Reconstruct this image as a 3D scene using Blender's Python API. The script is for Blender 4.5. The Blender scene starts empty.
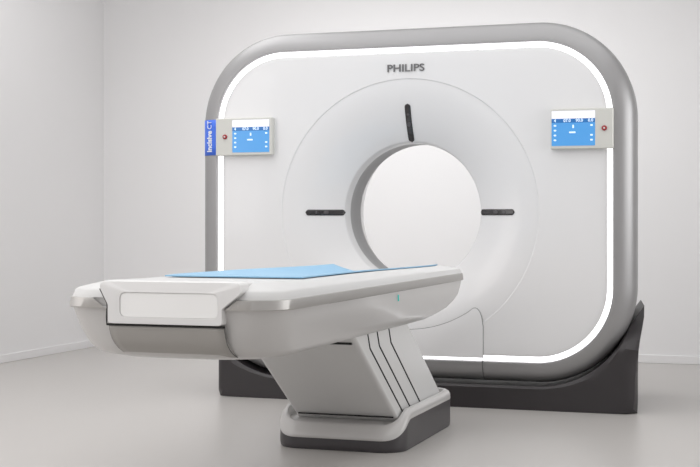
import bpy, bmesh, math
from mathutils import Vector

COL = bpy.context.scene.collection
PI = math.pi

# ------------------------------------------------------------------ materials
def material(name, color, rough=0.5, metal=0.0, coat=0.0, coat_rough=0.1, emit=None, estr=0.0,
             noise=0.0, nscale=8.0, bump=0.0, bscale=300.0, spec=0.5, rvar=0.0):
    m = bpy.data.materials.new(name); m.use_nodes = True
    nt = m.node_tree; b = nt.nodes['Principled BSDF']
    b.inputs['Base Color'].default_value = (*color, 1)
    b.inputs['Roughness'].default_value = rough
    b.inputs['Metallic'].default_value = metal
    b.inputs['Coat Weight'].default_value = coat
    b.inputs['Coat Roughness'].default_value = coat_rough
    b.inputs['Specular IOR Level'].default_value = spec
    tc = nt.nodes.new('ShaderNodeTexCoord')
    if emit:
        b.inputs['Emission Color'].default_value = (*emit, 1)
        b.inputs['Emission Strength'].default_value = estr
    if noise > 0:
        n = nt.nodes.new('ShaderNodeTexNoise'); n.inputs['Scale'].default_value = nscale
        n.inputs['Detail'].default_value = 4
        nt.links.new(tc.outputs['Object'], n.inputs['Vector'])
        mx = nt.nodes.new('ShaderNodeMix'); mx.data_type = 'RGBA'
        mx.inputs[6].default_value = (*[c * (1 - noise) for c in color], 1)
        mx.inputs[7].default_value = (*[min(1, c * (1 + noise)) for c in color], 1)
        nt.links.new(n.outputs['Fac'], mx.inputs[0])
        nt.links.new(mx.outputs[2], b.inputs['Base Color'])
        if rvar > 0:
            mr = nt.nodes.new('ShaderNodeMapRange')
            mr.inputs[3].default_value = rough - rvar; mr.inputs[4].default_value = rough + rvar
            nt.links.new(n.outputs['Fac'], mr.inputs[0]); nt.links.new(mr.outputs[0], b.inputs['Roughness'])
    if bump > 0:
        n2 = nt.nodes.new('ShaderNodeTexNoise'); n2.inputs['Scale'].default_value = bscale
        nt.links.new(tc.outputs['Object'], n2.inputs['Vector'])
        bp = nt.nodes.new('ShaderNodeBump'); bp.inputs['Strength'].default_value = bump
        bp.inputs['Distance'].default_value = 0.002
        nt.links.new(n2.outputs['Fac'], bp.inputs['Height']); nt.links.new(bp.outputs['Normal'], b.inputs['Normal'])
    return m

M = {}
M['wall'] = material('wall_paint', (0.865, 0.858, 0.86), 0.75, noise=0.01, nscale=1.5, bump=0.03, spec=0.2)
M['ceiling'] = material('ceiling_paint', (0.82, 0.82, 0.82), 0.8, noise=0.01, nscale=1.5)
M['floor'] = material('floor_resin', (0.515, 0.495, 0.475), 0.33, noise=0.02, nscale=0.8, rvar=0.02, spec=0.5)
M['skirting'] = material('skirting_paint', (0.865, 0.858, 0.86), 0.5, noise=0.01, nscale=2)
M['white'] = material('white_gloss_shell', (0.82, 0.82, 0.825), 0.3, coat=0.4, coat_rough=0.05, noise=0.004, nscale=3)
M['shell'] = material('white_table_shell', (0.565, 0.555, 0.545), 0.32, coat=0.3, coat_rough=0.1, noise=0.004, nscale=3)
M['handle'] = material('white_handle', (0.78, 0.775, 0.77), 0.4, noise=0.004, nscale=3)
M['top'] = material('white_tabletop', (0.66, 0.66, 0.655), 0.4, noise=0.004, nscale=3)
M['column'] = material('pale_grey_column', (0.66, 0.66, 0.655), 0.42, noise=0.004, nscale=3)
M['silver'] = material('silver_paint', (0.35, 0.347, 0.35), 0.42, metal=0.55, noise=0.006, nscale=6)
M['foot'] = material('taupe_foot_panel', (0.355, 0.34, 0.32), 0.38, noise=0.004, nscale=3)
M['liner'] = material('bore_liner_plastic', (0.33, 0.33, 0.335), 0.4, noise=0.006, nscale=6)
M['metal'] = material('brushed_metal', (0.50, 0.49, 0.475), 0.42, metal=0.8, noise=0.01, nscale=10)
M['letter'] = material('letter_metal', (0.17, 0.17, 0.175), 0.4, metal=0.4, noise=0.02, nscale=10)
M['dark'] = material('charcoal_base', (0.062, 0.058, 0.062), 0.36, noise=0.02, nscale=6)
M['gbase'] = material('dark_gantry_base', (0.030, 0.026, 0.028), 0.4, noise=0.02, nscale=6)
M['black'] = material('black_gap', (0.006, 0.006, 0.006), 0.6, noise=0.05, nscale=6)
M['seam'] = material('grey_seam', (0.12, 0.12, 0.12), 0.7, noise=0.05, nscale=6)
M['lens'] = material('black_laser_window', (0.02, 0.018, 0.02), 0.15, coat=0.5, noise=0.05, nscale=20)
M['lens2'] = material('grey_laser_lens', (0.09, 0.085, 0.09), 0.2, noise=0.05, nscale=20)
M['glow'] = material('light_strip', (0.9, 0.9, 0.92), 0.5, emit=(1.0, 0.99, 1.0), estr=1.7, noise=0.003)
M['mat'] = material('pale_blue_pad', (0.29, 0.53, 0.74), 0.5, noise=0.02, nscale=12, bump=0.06, bscale=400)
M['label'] = material('royal_blue_label', (0.05, 0.17, 0.80), 0.4, noise=0.01, nscale=12)
M['ink'] = material('white_lettering', (0.88, 0.9, 0.95), 0.5, noise=0.003)
M['housing'] = material('warm_white_housing', (0.66, 0.66, 0.62), 0.4, noise=0.005, nscale=6)
M['scr_w'] = material('white_screen_area', (0.8, 0.8, 0.82), 0.2, emit=(0.95, 0.94, 1.0), estr=0.35, noise=0.003)
M['scr_b'] = material('blue_screen_area', (0.06, 0.2, 0.4), 0.2, emit=(0.06, 0.30, 0.70), estr=0.65, noise=0.01, nscale=20)
M['scr_d'] = material('dark_blue_screen_bar', (0.02, 0.08, 0.2), 0.2, emit=(0.02, 0.16, 0.46), estr=0.7, noise=0.01)
M['scr_t'] = material('screen_lettering', (0.7, 0.8, 0.9), 0.3, emit=(0.55, 0.75, 0.95), estr=0.55, noise=0.003)
M['red'] = material('red_button', (0.36, 0.02, 0.03), 0.3, noise=0.02, nscale=30)
M['teal'] = material('teal_mark', (0.02, 0.45, 0.40), 0.4, emit=(0.02, 0.55, 0.48), estr=0.3, noise=0.02)
M['window'] = material('frosted_white_insert', (0.93, 0.93, 0.92), 0.25, noise=0.004, nscale=6)

# ------------------------------------------------------------------ helpers
def link(name, verts, faces, mat, parent=None, angle=35, smooth=True):
    me = bpy.data.meshes.new(name)
    me.from_pydata([tuple(v) for v in verts], [], faces)
    bm = bmesh.new(); bm.from_mesh(me)
    bmesh.ops.remove_doubles(bm, verts=bm.verts, dist=1e-6)
    bmesh.ops.recalc_face_normals(bm, faces=bm.faces)
    bm.to_mesh(me); bm.free()
    me.materials.append(mat)
    if smooth:
        me.polygons.foreach_set('use_smooth', [True] * len(me.polygons))
        me.set_sharp_from_angle(angle=math.radians(angle))
    o = bpy.data.objects.new(name, me); COL.objects.link(o)
    if parent: o.parent = parent
    return o

def thing(name, label, cat):
    o = bpy.data.objects.new(name, None); COL.objects.link(o)
    o['label'] = label; o['category'] = cat
    o.empty_display_size = 0.1
    return o

def loft(rings, closed=True, cap0=False, cap1=False):
    n = len(rings[0]); V = []; F = []
    for r in rings: V += [tuple(p) for p in r]
    for k in range(len(rings) - 1):
        for i in range(n if closed else n - 1):
            j = (i + 1) % n
            F.append((k * n + i, k * n + j, (k + 1) * n + j, (k + 1) * n + i))
    if cap0: F.append(tuple(range(n)))
    if cap1: F.append(tuple(range((len(rings) - 1) * n, len(rings) * n)))
    return V, F

def box(x0, x1, y0, y1, z0, z1):
    V = [(x, y, z) for z in (z0, z1) for y in (y0, y1) for x in (x0, x1)]
    F = [(0, 2, 3, 1), (4, 5, 7, 6), (0, 1, 5, 4), (2, 6, 7, 3), (0, 4, 6, 2), (1, 3, 7, 5)]
    return V, F

def bevel(o, w, seg=3):
    b = o.modifiers.new('bevel', 'BEVEL'); b.width = w; b.segments = seg; b.limit_method = 'ANGLE'
    b.angle_limit = math.radians(30); b.harden_normals = True
    return o

def sstep(a, b, x):
    t = max(0.0, min(1.0, (x - a) / (b - a))); return t * t * (3 - 2 * t)

def lerp(a, b, t): return a + (b - a) * t

def rod(pts, r, n=6):
    """tube along a polyline"""
    rings = []
    P = [Vector(p) for p in pts]
    for i, p in enumerate(P):
        d = (P[min(i + 1, len(P) - 1)] - P[max(i - 1, 0)]).normalized()
        up = Vector((0, 1, 0)) if abs(d.y) < 0.9 else Vector((1, 0, 0))
        a = d.cross(up).normalized(); b = d.cross(a).normalized()
        rings.append([p + a * (r * math.cos(2 * PI * k / n)) + b * (r * math.sin(2 * PI * k / n)) for k in range(n)])
    return loft(rings, True, True, True)

def text(name, body, size, mat, parent, loc, rot, extrude=0.001, offset=0.0, shear=0.0, align='CENTER', xs=1.0):
    cu = bpy.data.curves.new(name, 'FONT'); cu.body = body; cu.size = size
    cu.extrude = extrude; cu.offset = offset; cu.shear = shear; cu.align_x = align; cu.align_y = 'CENTER'
    cu.resolution_u = 4
    t = bpy.data.objects.new(name, cu); COL.objects.link(t)
    bpy.context.view_layer.update()
    me = bpy.data.meshes.new_from_object(t.evaluated_get(bpy.context.evaluated_depsgraph_get()))
    bpy.data.objects.remove(t)
    me.materials.clear(); me.materials.append(mat)
    o = bpy.data.objects.new(name, me); COL.objects.link(o)
    o.location = loc; o.rotation_euler = rot; o.scale = (xs, 1, 1)
    if parent: o.parent = parent
    return o

# ------------------------------------------------------------------ room
def struct(name, V, F, mat):
    o = link(name, V, F, mat, smooth=False); o['kind'] = 'structure'; return o
WX0, WX1, WY0, WY1, WH = -3.14, 3.9, -9.2, 2.45, 3.3
struct('floor', *box(WX0 - .15, WX1 + .15, WY0 - .15, WY1 + .15, -0.1, 0.0), M['floor'])
struct('ceiling', *box(WX0 - .15, WX1 + .15, WY0 - .15, WY1 + .15, WH, WH + .1), M['ceiling'])
struct('wall_back', *box(WX0, WX1, WY1, WY1 + .15, 0, WH), M['wall'])
struct('wall_left', *box(WX0 - .15, WX0, WY0, WY1 + .15, 0, WH), M['wall'])
struct('wall_right', *box(WX1, WX1 + .15, WY0, WY1 + .15, 0, WH), M['wall'])
struct('wall_front', *box(WX0, WX1, WY0 - .15, WY0, 0, WH), M['wall'])
bevel(struct('baseboard_back', *box(WX0, WX1, WY1 - .014, WY1, 0, .055), M['skirting']), .003, 2)
bevel(struct('baseboard_left', *box(WX0, WX0 + .014, WY0, WY1 - .014, 0, .055), M['skirting']), .003, 2)
bevel(struct('baseboard_right', *box(WX1 - .014, WX1, WY0, WY1 - .014, 0, .055), M['skirting']), .003, 2)

# ------------------------------------------------------------------ CT gantry
GX, GZ = -0.027, 1.04          # centre of the face
HW, HH, RC = 1.057, 0.803, 0.38
BX, BZ = -0.025, 0.99          # bore axis
G = thing('ct_scanner_gantry', 'large white ring-shaped CT scanner with a lit silver frame on a charcoal base', 'medical scanner')

def sdf(x, z):
    qx = abs(x - GX) - (HW - RC); qz = abs(z - GZ) - (HH - RC)
    return math.hypot(max(qx, 0), max(qz, 0)) + min(max(qx, qz), 0) - RC

NA = 360
ANG = [2 * PI * i / NA for i in range(NA)]
def ray_to(off, a):
    lo, hi = 0.1, 3.0
    ca, sa = math.cos(a), math.sin(a)
    for _ in range(34):
        m = (lo + hi) / 2
        if sdf(BX + ca * m, BZ + sa * m) < off: lo = m
        else: hi = m
    return lo
_rc = {}
def ring_off(off, y):
    if off not in _rc: _rc[off] = [ray_to(off, a) for a in ANG]
    return [(BX + math.cos(a) * r, y, BZ + math.sin(a) * r) for a, r in zip(ANG, _rc[off])]
def ring_r(r, y): return [(BX + math.cos(a) * r, y, BZ + math.sin(a) * r) for a in ANG]

R0, RL = 0.686, 0.361
def trumpet(r):
    if r >= R0 + .004: return 0.0
    if r >= R0: return 0.004
    t = (R0 - r) / (R0 - RL)
    y = 0.004 + 0.107 * t ** 2.0
    if r < 0.373:
        u = min(1, (0.373 - r) / 0.012); y += 0.060 * (1 - math.sqrt(max(0, 1 - u * u)))
    return y

STRIP = 0.028
radii = [0.361 + 0.012 * (1 - math.cos(i * PI / 24)) for i in range(1, 13)] + [0.378 + 0.01 * i for i in range(0, 31)] + [0.684, 0.686]
rings = [ring_r(0.361, trumpet(0.361))] + [ring_r(r, trumpet(r)) for r in radii] + [ring_r(0.689, 0.003), ring_r(0.691, 0.0)]
inner = [0.691] * NA
if -STRIP not in _rc: _rc[-STRIP] = [ray_to(-STRIP, a) for a in ANG]
outer = _rc[-STRIP]
for t, ty in ((0.33, 0), (0.66, 0), (0.93, 0), (0.955, .0006), (0.98, .0025), (1.0, .005)):
    rings.append([(BX + math.cos(a) * lerp(i, o, t), ty, BZ + math.sin(a) * lerp(i, o, t)) for a, i, o in zip(ANG, inner, outer)])
# the rim turns back behind the light strip
rings.append([(p[0], 0.012, p[2]) for p in rings[-1]])
link('face_panel', *loft(rings), M['white'], G, 40)
# light strip
link('light_strip', *loft([ring_off(-STRIP, 0.010), ring_off(-STRIP + .002, 0.006), ring_off(-0.015, 0.0045), ring_off(-0.001, 0.004), ring_off(0.0, 0.006)]), M['glow'], G, 60)
# silver frame
FR = [(0.001, 0.006), (0.001, -0.010), (0.004, -0.014), (0.010, -0.014), (0.030, -0.011), (0.050, -0.004), (0.070, 0.008),
      (0.086, 0.024), (0.098, 0.045), (0.104, 0.072), (0.105, 0.10), (0.098, 0.20)]
link('frame', *loft([ring_off(o, y) for o, y in FR] + [ring_off(0.094, 0.203)]), M['silver'], G, 50)
# rear body
RB = [(0.094, 0.200), (0.082, 0.30), (0.035, 0.60), (0.01, 0.72), (-0.02, 0.79), (-0.06, 0.83), (-0.12, 0.85)]
rr = [ring_off(o, y) for o, y in RB]
rr += [ring_r(0.62, 0.85), ring_r(0.56, 0.84), ring_r(0.51, 0.80), ring_r(0.46, 0.70), ring_r(0.42, 0.57), ring_r(0.385, 0.42)]
link('rear_cover', *loft(rr), M['white'], G, 40)
# bore liner
link('bore_liner', *loft([ring_r(0.361, 0.164), ring_r(0.364, 0.175), ring_r(0.365, 0.26), ring_r(0.365, 0.345), ring_r(0.367, 0.365), ring_r(0.385, 0.42)]), M['liner'], G, 40)

def surf(x, z): return trumpet(math.hypot(x - BX, z - BZ))

# laser windows: capsules that follow the funnel surface
def laser(a, r0=0.368, r1=0.562, w=0.0155, lift=0.0015, mat=None, name='laser_window', parent=G):
    ca, sa = math.cos(a), math.sin(a); V = []; F = []
    n = 28
    for i in range(n + 1):
        r = lerp(r0, r1, i / n)
        e = min(r - r0, r1 - r); hw = w if e > w else math.sqrt(max(1e-8, w * w - (w - e) ** 2))
        for k, s in enumerate((-1, -.5, 0, .5, 1)):
            x = BX + ca * r - sa * hw * s; z = BZ + sa * r + ca * hw * s
            V.append((x, surf(x, z) - lift, z))
    for i in range(n):
        for k in range(4):
            F.append((i * 5 + k, i * 5 + k + 1, (i + 1) * 5 + k + 1, (i + 1) * 5 + k))
    o = link(name, V, F, mat or M['lens'], parent, 60)
    s = o.modifiers.new('thick', 'SOLIDIFY'); s.thickness = 0.004; s.offset = 0
    return o
for a in (PI / 2, PI, 0):
    o = laser(a)
    for q0, q1 in ((0.445, 0.470), (0.500, 0.512)):
        laser(a, q0, q1, 0.009, 0.0042, M['lens2'], 'lens', o)

# lower front cover
def smooth_surf(x, z):
    t = max(0.0, (R0 + .02 - math.hypot(x - BX, z - BZ)) / (R0 - RL + .02)); return 0.107 * t ** 2.1
CW = 0.406; CR = 0.605
def cover_top(dx):
    d = abs(dx); zc = BZ - math.sqrt(CR * CR - min(d, 0.375) ** 2)
    if d > 0.335:
        u = (d - 0.335) / (CW - 0.335)
        z0 = BZ - math.sqrt(CR * CR - 0.335 ** 2)
        return z0 + 0.022 * u * (1 - u) * 4 * 0.9 - 0.075 * (1 - math.sqrt(max(0, 1 - u ** 3)))
    return zc
V = []; F = []; nc, nr = 100, 24
CZB = 0.252
for i in range(nc + 1):
    dx = -CW + 2 * CW * i / nc; x = GX + dx; zt = cover_top(dx)
    for k in range(nr + 1):
        z = lerp(CZB, zt, k / nr); V.append((x, smooth_surf(x, z) - 0.0045, z))
for i in range(nc):
    for k in range(nr):
        a = i * (nr + 1) + k; F.append((a, a + 1, a + nr + 2, a + nr + 1))
# side walls back to the face
edge = [i * (nr + 1) + nr for i in range(nc + 1)]
path = [k for k in range(nr)] + edge + [nc * (nr + 1) + k for k in range(nr - 1, -1, -1)]
base = len(V)
for p in path: V.append((V[p][0], V[p][1] + 0.0045, V[p][2]))
for i in range(len(path) - 1): F.append((path[i], path[i + 1], base + i + 1, base + i))
cov = link('front_cover', V, F, M['white'], G, 40)
sp = [(V[p][0], V[p][1] + 0.0035, V[p][2]) for p in path]
# run the joint down over the strip and the frame
def down(sx):
    pts = []
    for z, y in ((0.237, -0.001), (0.236, -0.016), (0.226, -0.0155), (0.207, -0.0125), (0.187, -0.0055), (0.167, 0.0065), (0.151, 0.0225), (0.139, 0.0435), (0.132, .07)):
        pts.append((GX + sx * CW, y, z))
    return pts
link('seam', *rod(list(reversed(down(-1))) + sp + down(1), 0.0022), M['seam'], cov)

# control panels on the face
def rrect(x0, x1, z0, z1, r, n=5):
    P = []
    for cx, cz, a0 in ((x1 - r, z1 - r, 0), (x0 + r, z1 - r, 90), (x0 + r, z0 + r, 180), (x1 - r, z0 + r, 270)):
        for i in range(n + 1):
            a = math.radians(a0 + 90 * i / n); P.append((cx + r * math.cos(a), cz + r * math.sin(a)))
    return P
def plate(name, x0, x1, z0, z1, y0, y1, r, mat, parent, bev=0.0):
    """y0 = front, y1 = back"""
    P = rrect(x0, x1, z0, z1, r)
    cx, cz = (x0 + x1) / 2, (z0 + z1) / 2
    if bev:
        ins = rrect(x0 + bev, x1 - bev, z0 + bev, z1 - bev, max(r - bev, .001))
        rg = [[(x, y0, z) for x, z in ins], [(x, y0 + bev, z) for x, z in P], [(x, y1, z) for x, z in P]]
    else:
        rg = [[(x, y0, z) for x, z in P], [(x, y1, z) for x, z in P]]
    return link(name, *loft(rg, True, True, True), mat, parent, 40)

def panel(x0, x1, z0, z1, sx0, sx1, bx, words, lab):
    p = plate('control_panel', x0, x1, z0, z1, -0.036, 0.001, .006, M['housing'], G, .004)
    p['label'] = lab
    s = plate('screen', sx0, sx1, z0 + .016, z1 - .012, -0.0372, -0.034, .003, M['scr_b'], p)
    zt = z1 - .012
    plate('screen_header', sx0, sx1, zt - .038, zt, -0.0380, -0.036, .002, M['scr_w'], s)
    plate('screen_bar', sx0, sx1, zt - .058, zt - .038, -0.0380, -0.036, .002, M['scr_d'], s)
    for fx, wtxt in words:
        text('lettering', wtxt, 0.021, M['scr_t'], s, (lerp(sx0, sx1, fx), -0.0384, zt - .048), (PI / 2, 0, 0), .0003, 0.0004)
    for q in range(4):
        for fx in (.08, .92):
            zq = zt - .072 - q * .024
            if fx > .5 and q == 1: continue
            plate('icon', lerp(sx0, sx1, fx) - .006, lerp(sx0, sx1, fx) + .006, zq - .004, zq + .004, -0.0380, -0.0365, .002, M['scr_t'], s)
    cx = lerp(sx0, sx1, .5)
    plate('icon', cx - .004, cx + .004, zt - .085, zt - .069, -0.0380, -0.0365, .002, M['scr_t'], s)
    plate('icon', cx - .02, cx + .012, zt - .110, zt - .102, -0.0380, -0.0365, .003, M['scr_t'], s)
    zb = (z0 + z1) / 2
    def disc(r, y): return [(bx + r * math.cos(2 * PI * i / 28), y, zb + r * math.sin(2 * PI * i / 28)) for i in range(28)]
    b = link('button', *loft([disc(.013, -.035), disc(.013, -.041), disc(.011, -.044), disc(.008, -.0445)], True, False, True), M['red'], p, 40)
    link('button_centre', *loft([disc(.005, -.0445), disc(.004, -.047)], True, True, True), M['housing'], b, 40)
panel(-1.083, -0.757, 1.296, 1.497, -0.985, -0.772, -1.028, ((.08, '4'), (.36, '07.0'), (.64, '90.0'), (.9, '0.0')),
      'control panel left of the bore, beside the blue label')
panel(0.729, 1.036, 1.300, 1.500, 0.734, 0.948, 0.993, ((.08, '4'), (.36, '07.0'), (.64, '90.0'), (.9, '0.0')),
      'control panel right of the bore')

# brand name
text('brand_lettering', 'PHILIPS', 0.053, M['letter'], G, (-0.028, -0.003, 1.733), (PI / 2, 0, 0), .002, 0.0006, xs=1.2)

# blue name label wrapped on the left frame
fy = lambda off: next((lerp(y0, y1, (off - o0) / (o1 - o0)) for (o0, y0), (o1, y1) in zip(FR[2:], FR[3:]) if o0 <= off <= o1), -0.014)
V = []; F = []; cols = [0.003 + (0.1035 - 0.003) * i / 24 for i in range(25)]
for z in (1.30, 1.35, 1.40, 1.45, 1.492):
    for o in cols: V.append((GX - HW - o - (0.001 if o > .09 else 0), fy(o) - 0.0015, z))
for k in range(4):
    for i in range(24): F.append((k * 25 + i, k * 25 + i + 1, (k + 1) * 25 + i + 1, (k + 1) * 25 + i))
lab = link('name_label', V, F, M['label'], G, 60)
sm = lab.modifiers.new('thick', 'SOLIDIFY'); sm.thickness = 0.002; sm.offset = 0
text('lettering', 'incisive', 0.040, M['ink'], lab, (GX - HW - 0.045, -0.0105, 1.375), (PI / 2, -PI / 2, 0), .0035, 0.0012)
text('lettering', 'CT', 0.036, M['ink'], lab, (GX - HW - 0.045, -0.0105, 1.464), (PI / 2, -PI / 2, 0), .0035, 0)

# charcoal base cradle
def gantry_curve(n=60):
    """lower outline of the frame, left to right, offset outward"""
    P = []
    a0, a1 = math.radians(207), math.radians(333)
    for i in range(n + 1):
        a = lerp(a0, a1, i / n); r = ray_to(0.119, a)
        P.append((BX + r * math.cos(a), BZ + r * math.sin(a)))
    return P
gc = [p for p in gantry_curve(110) if p[1] <= 0.505]
BCX = 0.025; BW = 1.127
def yfront(x, z):
    return -0.02 + 0.42 * sstep(.30, .62, z) * 1.0
left_out = [(BCX - BW - .040, 0.515), (BCX - BW - .034, .45), (BCX - BW - .012, .38), (BCX - BW - .002, .31), (BCX - BW, .2), (BCX - BW, .1), (BCX - BW, 0.004)]
right_out = [(2 * BCX - x, z) for x, z in reversed(left_out)]
# build as a strip of columns between inner curve (gantry side) and outer line
V = []; F = []
n = len(gc)
def outer_pt(i):
    """matching outer point: floor under the centre, climbing the side at the ends"""
    x, z = gc[i]
    if z < 0.14: return (max(BCX - BW, min(BCX + BW, x)), 0.0)
    return None
lo = [i for i in range(n) if gc[i][1] < 0.14]
i0, i1 = lo[0], lo[-1]
def along(path, t):
    L = [0]
    for a, b in zip(path, path[1:]): L.append(L[-1] + math.hypot(b[0] - a[0], b[1] - a[1]))
    s = t * L[-1]
    for k in range(len(path) - 1):
        if L[k + 1] >= s - 1e-9:
            u = (s - L[k]) / max(1e-9, L[k + 1] - L[k]); return (lerp(path[k][0], path[k + 1][0], u), lerp(path[k][1], path[k + 1][1], u))
    return path[-1]
lpath = left_out + [(gc[i0][0], 0.0)]
rpath = [(gc[i1][0], 0.0)] + right_out
OUT = []
for i in range(n):
    if i < i0: OUT.append(along(lpath, i / i0))
    elif i <= i1: OUT.append((gc[i][0], 0.0))
    else: OUT.append(along(rpath, (i - i1) / (n - 1 - i1)))
NR = 10
YB = 0.80
def rows(i):
    (xi, zi), (xo, zo) = gc[i], OUT[i]
    P = []
    for k in range(NR + 1):
        t = k / NR; x = lerp(xi, xo, t); z = lerp(zi, zo, t)
        rx = max(0.0, abs(x - BCX) - (BW - 0.075)) * (1 - sstep(.27, .37, z))
        y = yfront(x, z) + (0.075 - math.sqrt(max(0, .075 ** 2 - min(rx, .075) ** 2)))
        if k == 0: y += 0.012
        P.append((x, y, z))
    return P
grid = [rows(i) for i in range(n)]
back = [[(x, YB, z) for x, y, z in g] for g in grid]
idx = lambda b, i, k: b * n * (NR + 1) + i * (NR + 1) + k
grid = [[(BCX + (x - BCX) * (1 - .125 * max(0, y)), y, z) for x, y, z in g] for g in grid]
back = [[(BCX + (x - BCX) * (1 - .125 * YB), y, z) for x, y, z in g] for g in back]
for g in grid: V += g
for g in back: V += g
for i in range(n - 1):
    for k in range(NR):
        for b in (0, 1): F.append((idx(b, i, k), idx(b, i + 1, k), idx(b, i + 1, k + 1), idx(b, i, k + 1)))
    for k in (0, NR): F.append((idx(0, i, k), idx(0, i + 1, k), idx(1, i + 1, k), idx(1, i, k)))
for i in (0, n - 1):
    for k in range(NR): F.append((idx(0, i, k), idx(0, i, k + 1), idx(1, i, k + 1), idx(1, i, k)))
link('base', V, F, M['gbase'], G, 28)

# ------------------------------------------------------------------ patient table
T = thing('patient_table', 'white motorised patient table with silver edge trim on a slanted column and low base', 'patient table')
TX = -0.001
def plan(hw, yf, yb, rf, rb, z, n=14, cx=TX):
    """rounded rectangle in plan, counted from the middle of the foot end round the right side"""
    if hw > .3: hw -= .006
    P = []
    def seg(a, b, m):
        for i in range(m): P.append((lerp(a[0], b[0], i / m), lerp(a[1], b[1], i / m)))
    def arc(c, r, a0, a1):
        for i in range(n):
            a = math.radians(lerp(a0, a1, i / n)); P.append((c[0] + r * math.cos(a), c[1] + r * math.sin(a)))
    seg((0, yf), (hw - rf, yf), 12)
    arc((hw - rf, yf + rf), rf, -90, 0)
    seg((hw, yf + rf), (hw, yb - rb), 60)
    arc((hw - rb, yb - rb), rb, 0, 90)
    seg((hw - rb, yb), (-hw + rb, yb), 24)
    arc((-hw + rb, yb - rb), rb, 90, 180)
    seg((-hw, yb - rb), (-hw, yf + rf), 60)
    arc((-hw + rf, yf + rf), rf, 180, 270)
    seg((-hw + rf, yf), (0, yf), 12)
    return [(cx + x, y, z) for x, y in P]
YF, YB2 = -2.82, -0.38
body_lv = [(.10, -2.50, -1.45, .05, .05, .494), (.24, -2.66, -1.38, .16, .06, .496), (.29, -2.71, -1.30, .20, .06, .500), (.328, -2.745, -1.15, .215, .06, .508), (.350, -2.768, -0.94, .21, .06, .515),
           (.361, -2.785, -0.75, .20, .06, .532), (.367, -2.793, -0.60, .185, .06, .550), (.373, -2.799, -0.505, .17, .06, .575), (.381, -2.805, -0.455, .155, .06, .60),
           (.387, -2.808, -0.435, .14, .06, .635), (.390, YF, -0.42, .13, .06, .668), (.386, YF + .004, -0.424, .126, .06, .672)]
link('body', *loft([plan(*l[:5], l[5]) for l in body_lv], True, True, False), M['shell'], T, 40)
# metal trim round the sides and back, open at the foot handle
def trimring(hw, yf, yb, rf, rb, z, cut, cx=TX):
    P = plan(hw, yf, yb, rf, rb, z)
    P = [p for i, p in enumerate(P) if not (p[1] < yf + .001 and abs(p[0]) < cut)]
    # start at right of the gap
    k = 0
    P = [(cut, yf, z)] + P + [(-cut, yf, z)]
    return P
def open_trim(levels):
    n = None; R = []
    for hw, yf, yb, rf, rb, z, cut in levels:
        P = plan(hw, yf, yb, rf, rb, z); h = hw - .006 - rf
        # squeeze the foot-end straight runs so that they begin at +-cut
        Q = []
        m = len(P)
        for i, p in enumerate(P):
            if i < 12: Q.append((lerp(cut, h, i / 12), yf, z))
            elif i >= m - 12: Q.append((-lerp(h, cut, (i - m + 12) / 12), yf, z))
            else: Q.append(p)
        Q.append((-cut, yf, z)); R.append(Q)
    return R
tr = open_trim([(.388, YF + .002, -.422, .128, .06, .666, .207), (.397, YF - .007, -.414, .135, .065, .666, .207), (.399, YF - .009, -.412, .137, .065, .669, .212), (.396, YF - .006, -.415, .135, .065, .698, .250),
                (.390, YF, -.42, .13, .06, .7, .254)])
link('edge_trim', *loft(tr, False), M['metal'], T, 40)
link('deck_edge', *loft([plan(.386, YF + .004, -.424, .126, .06, .669), plan(.386, YF + .004, -.424, .126, .06, .701)]), M['shell'], T)
HR = .290
DX = .004
def deckdepth(y): return 0.052 * sstep(-2.35, -0.8, y)
def rimdrop(y): return 0.010 * sstep(-1.8, -0.45, y) + .006 * sstep(-2.75, -2.3, y)
def decky(x, y, hwr=HR):
    u = min(1, abs(x - TX) / (HR - .02)); return 0.749 - rimdrop(y) - deckdepth(y) * (1 - u ** 2.2)
sh = [plan(.391, YF + .001, -.42, .13, .06, .6995), plan(.389, YF + .003, -.422, .13, .06, .705), plan(.384, YF + .010, -.426, .125, .058, .721), plan(.374, YF + .020, -.434, .12, .055, .728),
      plan(.33, YF + .06, -.442, .10, .05, .740), plan(HR, YF + .10, -.45, .08, .04, .749)]
def sag(p):
    x, y, z = p; top = decky(x, y) if abs(x - TX) < HR else .749 - rimdrop(y)
    return (x, y, min(z, max(.70, top - (.749 - z) * (.5 if z < .748 else 1))))
sh = sh[:2] + [[sag(p) for p in q] for q in sh[2:]]
ins = []
for s, off in [(HR - .0145 * (q + 1), .008 * (q + 1)) for q in range(19)]:
    P = plan(s, YF + .10 + off, -.45 - off, min(s * .9, .08), min(s * .9, .05), 0)
    ins.append([(x, y, decky(x, y)) for x, y, z in P])
ins.append([(TX, y, decky(TX, y)) for x, y, z in ins[-1]])
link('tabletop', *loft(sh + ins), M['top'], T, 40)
# end of the concave cradle: thin lip at the gantry end is part of the tabletop loft

# foot-end handle panel with frosted insert
HX = 0.010
out = [(-.192, .619), (.207, .619), (.207, .672), (.274, .724), (.264, .754), (-.215, .754), (-.224, .738), (-.192, .680)]
win = [(-.148, .640), (.192, .640), (.192, .719), (-.148, .719)]
def poly_round(P, r, n=5):
    Q = []
    m = len(P)
    for i in range(m):
        a, b, c = Vector(P[i - 1]), Vector(P[i]), Vector(P[(i + 1) % m])
        u = (a - b).normalized(); v = (c - b).normalized()
        ang = u.angle(v); d = min(r / math.tan(ang / 2), (a - b).length * .45, (c - b).length * .45)
        p0 = b + u * d; p1 = b + v * d
        for k in range(n + 1):
            t = k / n; Q.append(tuple((1 - t) ** 2 * p0 + 2 * t * (1 - t) * b + t * t * p1))
    return Q
def hy(z): return YF - .022 + 0.05 * max(0, (z - .70)) + (1.2 * max(0, z - .747))
po = poly_round(out, .012); pw = poly_round(win, .022)
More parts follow.
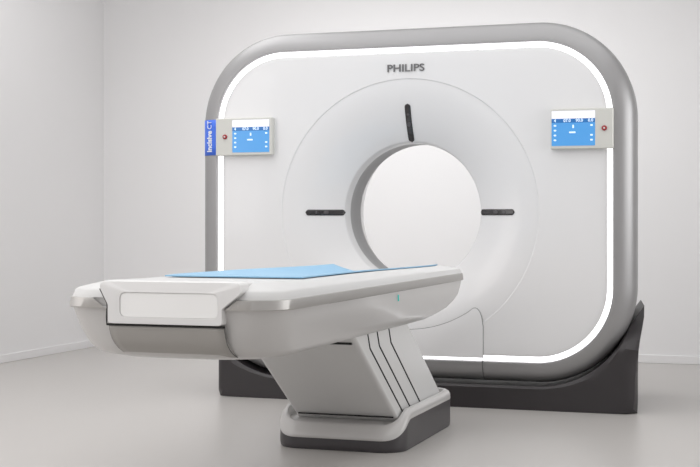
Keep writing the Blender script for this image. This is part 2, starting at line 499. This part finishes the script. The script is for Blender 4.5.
# resample both loops by angle about the window centre so that they bridge cleanly
def resample(P, c, n=96):
    R = []
    for i in range(n):
        a = 2 * PI * i / n; d = Vector((math.cos(a), math.sin(a))); best = None
        for p, q in zip(P, P[1:] + P[:1]):
            p = Vector(p) - c; q = Vector(q) - c; e = q - p
            den = d.x * e.y - d.y * e.x
            if abs(den) < 1e-12: continue
            t = (p.x * e.y - p.y * e.x) / den; s = (p.x * d.y - p.y * d.x) / den
            if t > 0 and -1e-6 <= s <= 1 + 1e-6: best = t if best is None else max(best, t)
        R.append(tuple(c + d * best))
    return R
cw = Vector((.026, .678))
NH = 240
ro = resample(po, cw, NH); rw = resample(pw, cw, NH)
def sc(P, q): return [(cw[0] + (x - cw[0]) * q[0], cw[1] + (z - cw[1]) * q[1]) for x, z in P]
def R3(P, dy): return [(x, hy(z) + dy, z) for x, z in P]
H = link('foot_handle', *loft([R3(ro, .06), R3(ro, .005), R3(sc(ro, (.992, .98)), 0), R3(sc(rw, (1.006, 1.02)), 0), R3(rw, .001), R3(rw, .005)]), M['handle'], T, 40)
link('insert', *loft([R3(rw, .005), R3(sc(rw, (.985, .95)), .003)], True, True, True), M['window'], H, 30)
# flat top closing the handle back to the deck
wy0, wy1 = hy(.754) - .001, YF + .14
V = [(-.213, wy0, .7535), (.262, wy0, .7535), (.252, wy1, .7485), (-.215, wy1, .7485), (-.213, wy0, .715), (.262, wy0, .715), (.262, wy1, .715), (-.215, wy1, .715)]
F = [(0, 1, 2, 3), (4, 7, 6, 5), (0, 4, 5, 1), (1, 5, 6, 2), (2, 6, 7, 3), (3, 7, 4, 0)]
bevel(link('handle_top', V, F, M['handle'], H, smooth=False), .004, 2)

# lower foot panel under the handle
V = []; F = []
prof = [(YF - .004, .612), (YF - .002, .600), (YF + .0015, .585), (YF + .006, .570), (YF + .013, .556), (YF + .026, .540), (YF + .045, .526), (YF + .072, .514)]
NP = 16
for (y, z) in prof:
    k = (.612 - z) / .1
    xl = -.190 + .03 * k * k + .0; xr = .205 - .0 * k
    xr = .209 + .012 * k * k
    for i in range(NP + 1): V.append((lerp(xl, xr, i / NP), y - .008, z))
for j in range(len(prof) - 1):
    for i in range(NP):
        a = j * (NP + 1) + i; F.append((a, a + 1, a + NP + 2, a + NP + 1))
fp = link('foot_panel', V, F, M['foot'], T, 40)
s = fp.modifiers.new('t', 'SOLIDIFY'); s.thickness = .012; s.offset = -1
link('seam', *rod([(V[j * (NP + 1)][0] - .001, V[j * (NP + 1)][1] + .003, V[j * (NP + 1)][2]) for j in range(len(prof))], .0016), M['seam'], fp)
link('seam', *rod([(V[j * (NP + 1) + NP][0] + .001, V[j * (NP + 1) + NP][1] + .003, V[j * (NP + 1) + NP][2]) for j in range(len(prof))], .0016), M['seam'], fp)
# dark gap below and beside the handle
link('gap', *rod([(-.198, YF - .010, .665), (-.198, YF - .0125, .64), (-.198, YF - .0135, .6155), (0, YF - .0135, .6155), (.213, YF - .0135, .6155)], .0035, 8), M['black'], T)
link('gap', *rod([(-.227, YF - .006, .728), (-.200, YF - .008, .682), (-.198, YF - .010, .66)], .0022, 8), M['black'], T)
# thin shadow under the trim on the right side, drawn as a dark seam
link('seam', *rod([(.3850, -2.35 + .1 * i, .666) for i in range(16)], .0014), M['seam'], T)
# teal mark
tm = plate('indicator_mark', -.0, .007, .628, .652, 0, .003, .002, M['teal'], T)
tm.rotation_euler = (0, 0, PI / 2); tm.location = (.3870, -1.53, 0)
plate('indicator_mark', .0, .010, .626, .632, 0, .003, .002, M['teal'], T)
o = bpy.data.objects['indicator_mark.001']; o.rotation_euler = (0, 0, PI / 2); o.location = (.3870, -1.53, 0)

# column
CX0, CX1 = -.115, .332
def rect_plan(x0, x1, y0, y1, r, z, n=8, zf=None):
    P = []
    for cx, cy, a0 in ((x1 - r, y0 + r, -90), (x1 - r, y1 - r, 0), (x0 + r, y1 - r, 90), (x0 + r, y0 + r, 180)):
        for i in range(n + 1):
            a = math.radians(a0 + 90 * i / n); P.append((cx + r * math.cos(a), cy + r * math.sin(a), z))
    return P
def cyf(z): return -1.36 - 1.47 * (z - .13)
def cyb(z): return -.617 - 1.52 * (z - .13)
lv = [.10, .13, .2, .3, .4, .46, .53]
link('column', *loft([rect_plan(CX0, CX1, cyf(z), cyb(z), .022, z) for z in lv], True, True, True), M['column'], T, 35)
for y0 in (.104, .224, .381):
    pts = []
    for z in (.125, .2, .3, .40, .445, .455, .465, .48, .50, .53):
        y = cyf(min(z, .455)) + y0 - max(0, z - .455) * .5
        pts.append((CX1 + .0002, y, z))
    link('column_gap', *rod(pts, .0036, 8), M['black'], T)
link('column_slot', *box(.03, .31, cyf(.488) - .003, cyf(.488) + .05, .481, .497), M['black'], T)
link('column_gap', *rod([(CX0 + .02, cyf(.145) - .002, .140), (CX1 - .01, cyf(.145) - .002, .140)], .003, 8), M['black'], T)

# base tray
PX0, PX1, PY0, PY1 = -.186, .372, -1.44, -.555
def fw(y): return 1 - sstep(PY0 - .01, PY0 + .14, y)
def tray(inset, zs, zf, r):
    P = rect_plan(PX0 + inset, PX1 - inset, PY0 + inset, PY1 - inset, r, 0, 14)
    # add points along the sides so that the front dip reads smoothly
    Q = []
    m = len(P)
    for i in range(m):
        a, b = Vector(P[i]), Vector(P[(i + 1) % m]); L = (b - a).length
        k = 18 if L > .2 else 1
        for j in range(k): Q.append(a.lerp(b, j / k))
    return [(p.x, p.y, lerp(zs, zf, fw(p.y))) for p in Q]
BR = .10
link('pedestal_base', *loft([tray(.006, 0.0, 0.0, BR), tray(.002, .006, .006, BR), tray(0, .02, .02, BR), tray(0, .125, .047, BR), tray(.01, .127, .049, BR - .01)], True, True, True), M['dark'], T, 40)
link('base_tray', *loft([tray(.002, .122, .045, BR), tray(-.001, .128, .049, BR), tray(.0, .148, .06, BR), tray(.006, .160, .069, BR - .005), tray(.016, .167, .078, BR - .012),
                         tray(.028, .165, .088, BR - .02), tray(.036, .150, .096, BR - .03), tray(.040, .125, .104, BR - .04), tray(.10, .120, .122, .02), tray(.16, .120, .124, .01)], True, False, True), M['shell'], T, 50)

# ------------------------------------------------------------------ blue pad on the table
V = []; F = []
nx, ny = 30, 70
MX, MY0, MY1 = .262, -2.30, -.47
for lay in (0, 1):
    for j in range(ny + 1):
        for i in range(nx + 1):
            x = DX + lerp(-MX, MX, i / nx); y = lerp(MY0, MY1, j / ny)
            z = decky(x, y) + (0.0035 if lay == 0 else 0.011)
            if lay and (i in (0, nx) or j in (0, ny)): z -= .003
            V.append((x, y, z))
st = (nx + 1) * (ny + 1)
for j in range(ny):
    for i in range(nx):
        a = j * (nx + 1) + i
        F.append((a, a + nx + 1, a + nx + 2, a + 1)); F.append((a + st, a + st + 1, a + st + nx + 2, a + st + nx + 1))
per = [i for i in range(nx)] + [j * (nx + 1) + nx for j in range(ny)] + [ny * (nx + 1) + i for i in range(nx, 0, -1)] + [j * (nx + 1) for j in range(ny, 0, -1)]
for a, b in zip(per, per[1:] + per[:1]): F.append((a, b, b + st, a + st))
pad = link('table_pad', V, F, M['mat'], None, 40)
pad['label'] = 'pale blue padded mat lying along the top of the white patient table'; pad['category'] = 'mat'

# ------------------------------------------------------------------ lights
def area(name, loc, rot, sx, sy, power, color=(1, 1, 1), spread=180):
    l = bpy.data.lights.new(name, 'AREA'); l.shape = 'RECTANGLE'; l.size = sx; l.size_y = sy
    l.energy = power; l.color = color; l.spread = math.radians(spread)
    o = bpy.data.objects.new(name, l); COL.objects.link(o); o.location = loc; o.rotation_euler = rot
    return o
area('ceiling_lamp', (-0.4, -3.9, 3.27), (0, 0, 0), 5.4, 9.4, 164, (1, .996, .998))
area('back_wall_fill', (-0.4, 0.95, 3.2), (math.radians(27), 0, 0), 2.6, 0.6, 13, (.99, .995, 1), 95)  # added fill, tilted to brighten the wall behind the bore
area('left_wall_fill', (-1.7, 0.2, 3.2), (0, math.radians(-8), 0), 1.2, 2.4, 14, (1, .99, .99))  # added wash to lift the left wall and back corner
area('side_lamp_right', (3.8, -0.6, 1.6), (0, math.radians(92), 0), 1.6, 2.6, 24, (1, 1, 1), 125)
area('left_floor_fill', (-3.05, -4.0, 1.7), (0, math.radians(-84), 0), 1.8, 3.0, 27, (1, .955, .94))  # added warm fill for the left floor and left side of the face

w = bpy.data.worlds.new('world'); bpy.context.scene.world = w; w.use_nodes = True
w.node_tree.nodes['Background'].inputs[0].default_value = (.9, .9, .92, 1)
w.node_tree.nodes['Background'].inputs[1].default_value = 0.3

# ------------------------------------------------------------------ camera
cam = bpy.data.cameras.new('camera'); co = bpy.data.objects.new('camera', cam); COL.objects.link(co)
cam.sensor_width = 36; cam.lens = 36 * 1339 / 700
cam.shift_y = -(233.5 - 221) / 700
co.location = (1.903, -6.64, .945); co.rotation_euler = (PI / 2, 0, math.radians(18.6))
sc_ = bpy.context.scene; sc_.camera = co
sc_.view_settings.view_transform = 'Standard'; sc_.view_settings.look = 'None'
sc_.view_settings.exposure = 0; sc_.view_settings.gamma = 1; sc_.view_settings.use_curve_mapping = False
